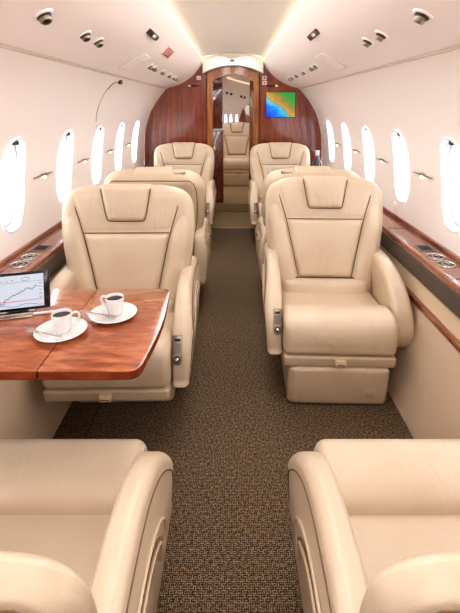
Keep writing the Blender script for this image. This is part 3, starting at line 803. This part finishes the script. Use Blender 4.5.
for sx, side in ((-1, 'left'), (1, 'right')):
    for y, lab in ((1.235, 'largest chrome air nozzle on the %s ceiling panel, closest to the camera'), (1.56, 'front one of the paired chrome nozzles on the %s ceiling panel'), (1.71, 'rear one of the paired chrome nozzles on the %s ceiling panel')):
        air_vent(sx, y - .02, .62 if y < 1.5 else .56, lab % side, 'chrome air nozzles')
    for k, y in enumerate((2.72, 2.86, 3.19, 3.52, 3.80, 3.92)):
        air_vent(sx, y, .56, ['first', 'second', 'third', 'fourth', 'fifth', 'last'][k] + ' small nozzle of the far row on the %s ceiling panel' % side, 'small far air nozzles')
    # oblong reading light
    root = empty('reading_light'); root.matrix_world = on_valance(sx, .386, 2.155); tag(root, 'oblong dark framed reading light on the %s ceiling panel' % side, 'reading light', 'oblong reading lights')
    mb = MB(); slab(mb, rounded([(-.015, -.115), (.015, -.115), (.015, .115), (-.015, .115)], .014, 6), -.004, .007, .003, DARKM, 'z', 3); mb.build('frame', root)
    mb = MB(); slab(mb, rounded([(-.008, -.01), (.008, -.01), (.008, .055), (-.008, .055)], .007, 5), .005, .0085, .001, LENS, 'z', 2); mb.build('lens', root)
    mb = MB(); lathe(mb, [(.009, .006), (.009, .012), (.0001, .013)], NICKEL, 16, Matrix.Translation((0, .092, 0)) ); mb.build('button', root)
    # access panel outline
    root = empty('access_panel'); root.matrix_world = on_valance(sx, .525, 2.39); tag(root, 'flush square white access panel on the %s ceiling panel' % side, 'panel')
    mb = MB(); slab(mb, rounded([(-.075, -.10), (.075, -.10), (.075, .10), (-.075, .10)], .012, 4), -.002, .0055, .002, WHITE, 'z', 2); mb.build('panel_face', root)
    P = rounded([(-.077, -.102), (.077, -.102), (.077, .102), (-.077, .102)], .012, 4)
    mb = MB(); tube(mb, [(p[0], p[1], .003) for p in P + P[:1]], .0014, SEAMW, 6); mb.build('panel_gap', root)

def text_mesh(mb, s, size, m, xf):
    cu = bpy.data.curves.new('t', 'FONT'); cu.body = s; cu.size = size; cu.align_x = 'CENTER'; cu.align_y = 'CENTER'; cu.extrude = .0004
    o = bpy.data.objects.new('t', cu); C.objects.link(o); bpy.context.view_layer.update()
    me = o.to_mesh()
    mb.add([v.co[:] for v in me.vertices], [list(p.vertices) for p in me.polygons], m, xf)
    o.to_mesh_clear(); bpy.data.objects.remove(o); bpy.data.curves.remove(cu)
ex = empty('exit_sign'); tag(ex, 'small white EXIT placard with red lettering on the left ceiling panel', 'sign')
M0 = on_valance(-1, .400, 2.746)
zl = Vector(M0.col[2][:3])
# lettering reads along the cabin, tops of the letters towards the ceiling centre
a = Vector((0, 1, 0)); up = zl.cross(a)
MX = Matrix((a, up, zl)).transposed().to_4x4(); MX.translation = M0.translation
ex.matrix_world = MX
mb = MB(); slab(mb, rounded([(-.125, -.036), (.125, -.036), (.125, .036), (-.125, .036)], .006, 4), -.002, .003, .001, SIGNW, 'z', 2); mb.build('sign_plate', ex)
mb = MB(); slab(mb, rounded([(-.112, -.028), (.112, -.028), (.112, .028), (-.112, .028)], .004, 3), .002, .0038, .0005, SIGNR, 'z', 1); mb.build('red_field', ex)
xfT = Matrix.Translation((0, 0, .0042)) @ Matrix.Diagonal((1.7, 1, 1, 1)); mb = MB(); text_mesh(mb, 'EXIT', .056, SIGNW, xfT); tag(mb.build('lettering', ex), kind=None)

# emergency hatch outline on the left wall
def wp(z, y, sx=-1, off=0): return (sx * (wallx(z) - off), y, z)
hs = empty('hatch_outline', wp(1.399, 2.777)); tag(hs, 'curved dark hatch joint with small latch high on the left wall', 'hatch')
T = Matrix.Translation(-Vector(wp(1.399, 2.777)))
mb = MB(); tube(mb, crv([wp(z, y, -1, .002) for z, y in ((1.398, 2.76), (1.395, 2.70), (1.378, 2.655), (1.345, 2.64))], n=6), [.002] * 10 + [.0032] * 6 + [.0025] * 3, DARKM, 8, T); mb.build('pull_strap', hs)
mb = MB(); tube(mb, crv([wp(z, y, -1, .001) for z, y in ((1.345, 2.64), (1.31, 2.645), (1.25, 2.68), (1.19, 2.735), (1.15, 2.78))], n=6), .0018, GREYP, 6, T); mb.build('joint', hs)
mb = MB(); box(mb, -.004, .012, -.03, .03, -.014, .014, DARKM, .005); mb.build('latch', hs)

# socket plate on right wall above ledge
mb = MB(); box(mb, -.006, .002, -.02, .02, -.028, .028, WHITE, .004); o = mb.build('socket_plate'); o.location = (.944, 2.44, .672); tag(o, 'small white socket plate on the right wall above the ledge', 'socket')

# ------------------------------------------------------------------ bulkhead fittings
sc_ = empty('wall_screen', (.495, YB, 1.262)); tag(sc_, 'flat screen showing a colourful coastline map on the wooden bulkhead', 'screen')
mb = MB(); box(mb, -.155, .155, -.012, 0, -.132, .132, BLACK, .006); mb.build('screen_bezel', sc_)
mb = MB(); box(mb, -.150, .150, -.0135, -.0115, -.127, .127, MAPM, .002); mb.build('screen_image', sc_)
for z, lab in ((1.535, 'upper'), (1.485, 'lower')):
    pl = empty('placard', (.325, YB, z)); tag(pl, '%s of two small white placards right of the doorway' % lab, 'placard', 'placards by the doorway')
    mb = MB(); box(mb, -.022, .022, -.003, 0, -.02, .02, SIGNW, .003); mb.build('plate', pl)
    mb = MB(); lathe(mb, [(.0095, 0), (.0115, 0), (.0115, .0012), (.0095, .0012)], SIGNR, 20, Matrix.Translation((0, -.003, 0)) @ Matrix.Rotation(R(90), 4, 'X'))
    box(mb, -.010, .010, -.0042, -.003, -.0010, .0010, SIGNR, .0005, Matrix.Rotation(R(45), 4, 'Y')); mb.build('pictogram', pl)
pl = empty('placard', (-.352, YB, 1.535)); tag(pl, 'small white placard on the bulkhead left of the doorway', 'placard')
mb = MB(); box(mb, -.022, .022, -.003, 0, -.02, .02, SIGNW, .003); mb.build('plate', pl)
mb = MB(); box(mb, -.014, .014, -.0042, -.003, -.003, .003, SIGNR, .001); mb.build('pictogram', pl)
for x, side in ((.395, 'right'), (-.395, 'left')):
    s = 1 if x > 0 else -1
    hk = empty('switch_panel', (x, YB, 1.455)); tag(hk, 'dark switch strip with pale lens on the bulkhead %s of the doorway' % side, 'switch')
    mb = MB(); box(mb, -.045, .045, -.006, 0, -.010, .010, BLACK, .003); mb.build('strip', hk)
    mb = MB(); box(mb, s * .052 - .016, s * .052 + .016, -.006, 0, -.008, .008, YEL if s > 0 else SIGNW, .003); mb.build('lens', hk)

# ------------------------------------------------------------------ lights, world, camera
W = bpy.data.worlds.new('daylight'); bpy.context.scene.world = W; W.use_nodes = True
bg = W.node_tree.nodes['Background']; bg.inputs['Color'].default_value = (.93, .96, 1, 1); bg.inputs['Strength'].default_value = 8.0
def area(name, loc, rot, sx, sy, power, col=(.98, .98, 1)):
    l = bpy.data.lights.new(name, 'AREA'); l.shape = 'RECTANGLE'; l.size = sx; l.size_y = sy; l.energy = power; l.color = col
    o = bpy.data.objects.new(name, l); C.objects.link(o); o.location = loc; o.rotation_euler = rot; return o
area('ceiling_cove_lamp', (-.10, 1.6, 1.735), (0, R(8), 0), .12, 5.6, 12)
area('ceiling_cove_lamp', (.10, 1.6, 1.735), (0, R(-8), 0), .12, 5.6, 12)
area('added_cabin_fill', (0, -.9, 1.60), (R(55), 0, 0), .5, .3, 5, (1, .98, .96))  # fill light added behind the camera

area('added_compartment_fill', (-.1, 5.7, 1.70), (0, 0, 0), .5, .8, 7, (1, .96, .92))  # unseen fill added to brighten the dark aft compartment
cam = bpy.data.cameras.new('camera'); co = bpy.data.objects.new('camera', cam); C.objects.link(co)
f_px = 430.0; T = R(10)
cam.sensor_fit = 'VERTICAL'; cam.sensor_height = 36; cam.lens = f_px / 613 * 36
cam.shift_x = -(233 - 230) / 613; cam.shift_y = -(306.5 - 181.8) / 613
cam.clip_start = .02
co.location = (0, 0, 1.25); co.rotation_euler = (PI / 2 - T, 0, 0)
bpy.context.scene.camera = co
sc0 = bpy.context.scene
sc0.view_settings.view_transform = 'Standard'; sc0.view_settings.look = 'Medium High Contrast'; sc0.view_settings.exposure = 0.0
sc0.cycles.use_denoising = True; sc0.cycles.max_bounces = 10; sc0.cycles.diffuse_bounces = 6; sc0.cycles.sample_clamp_indirect = 6
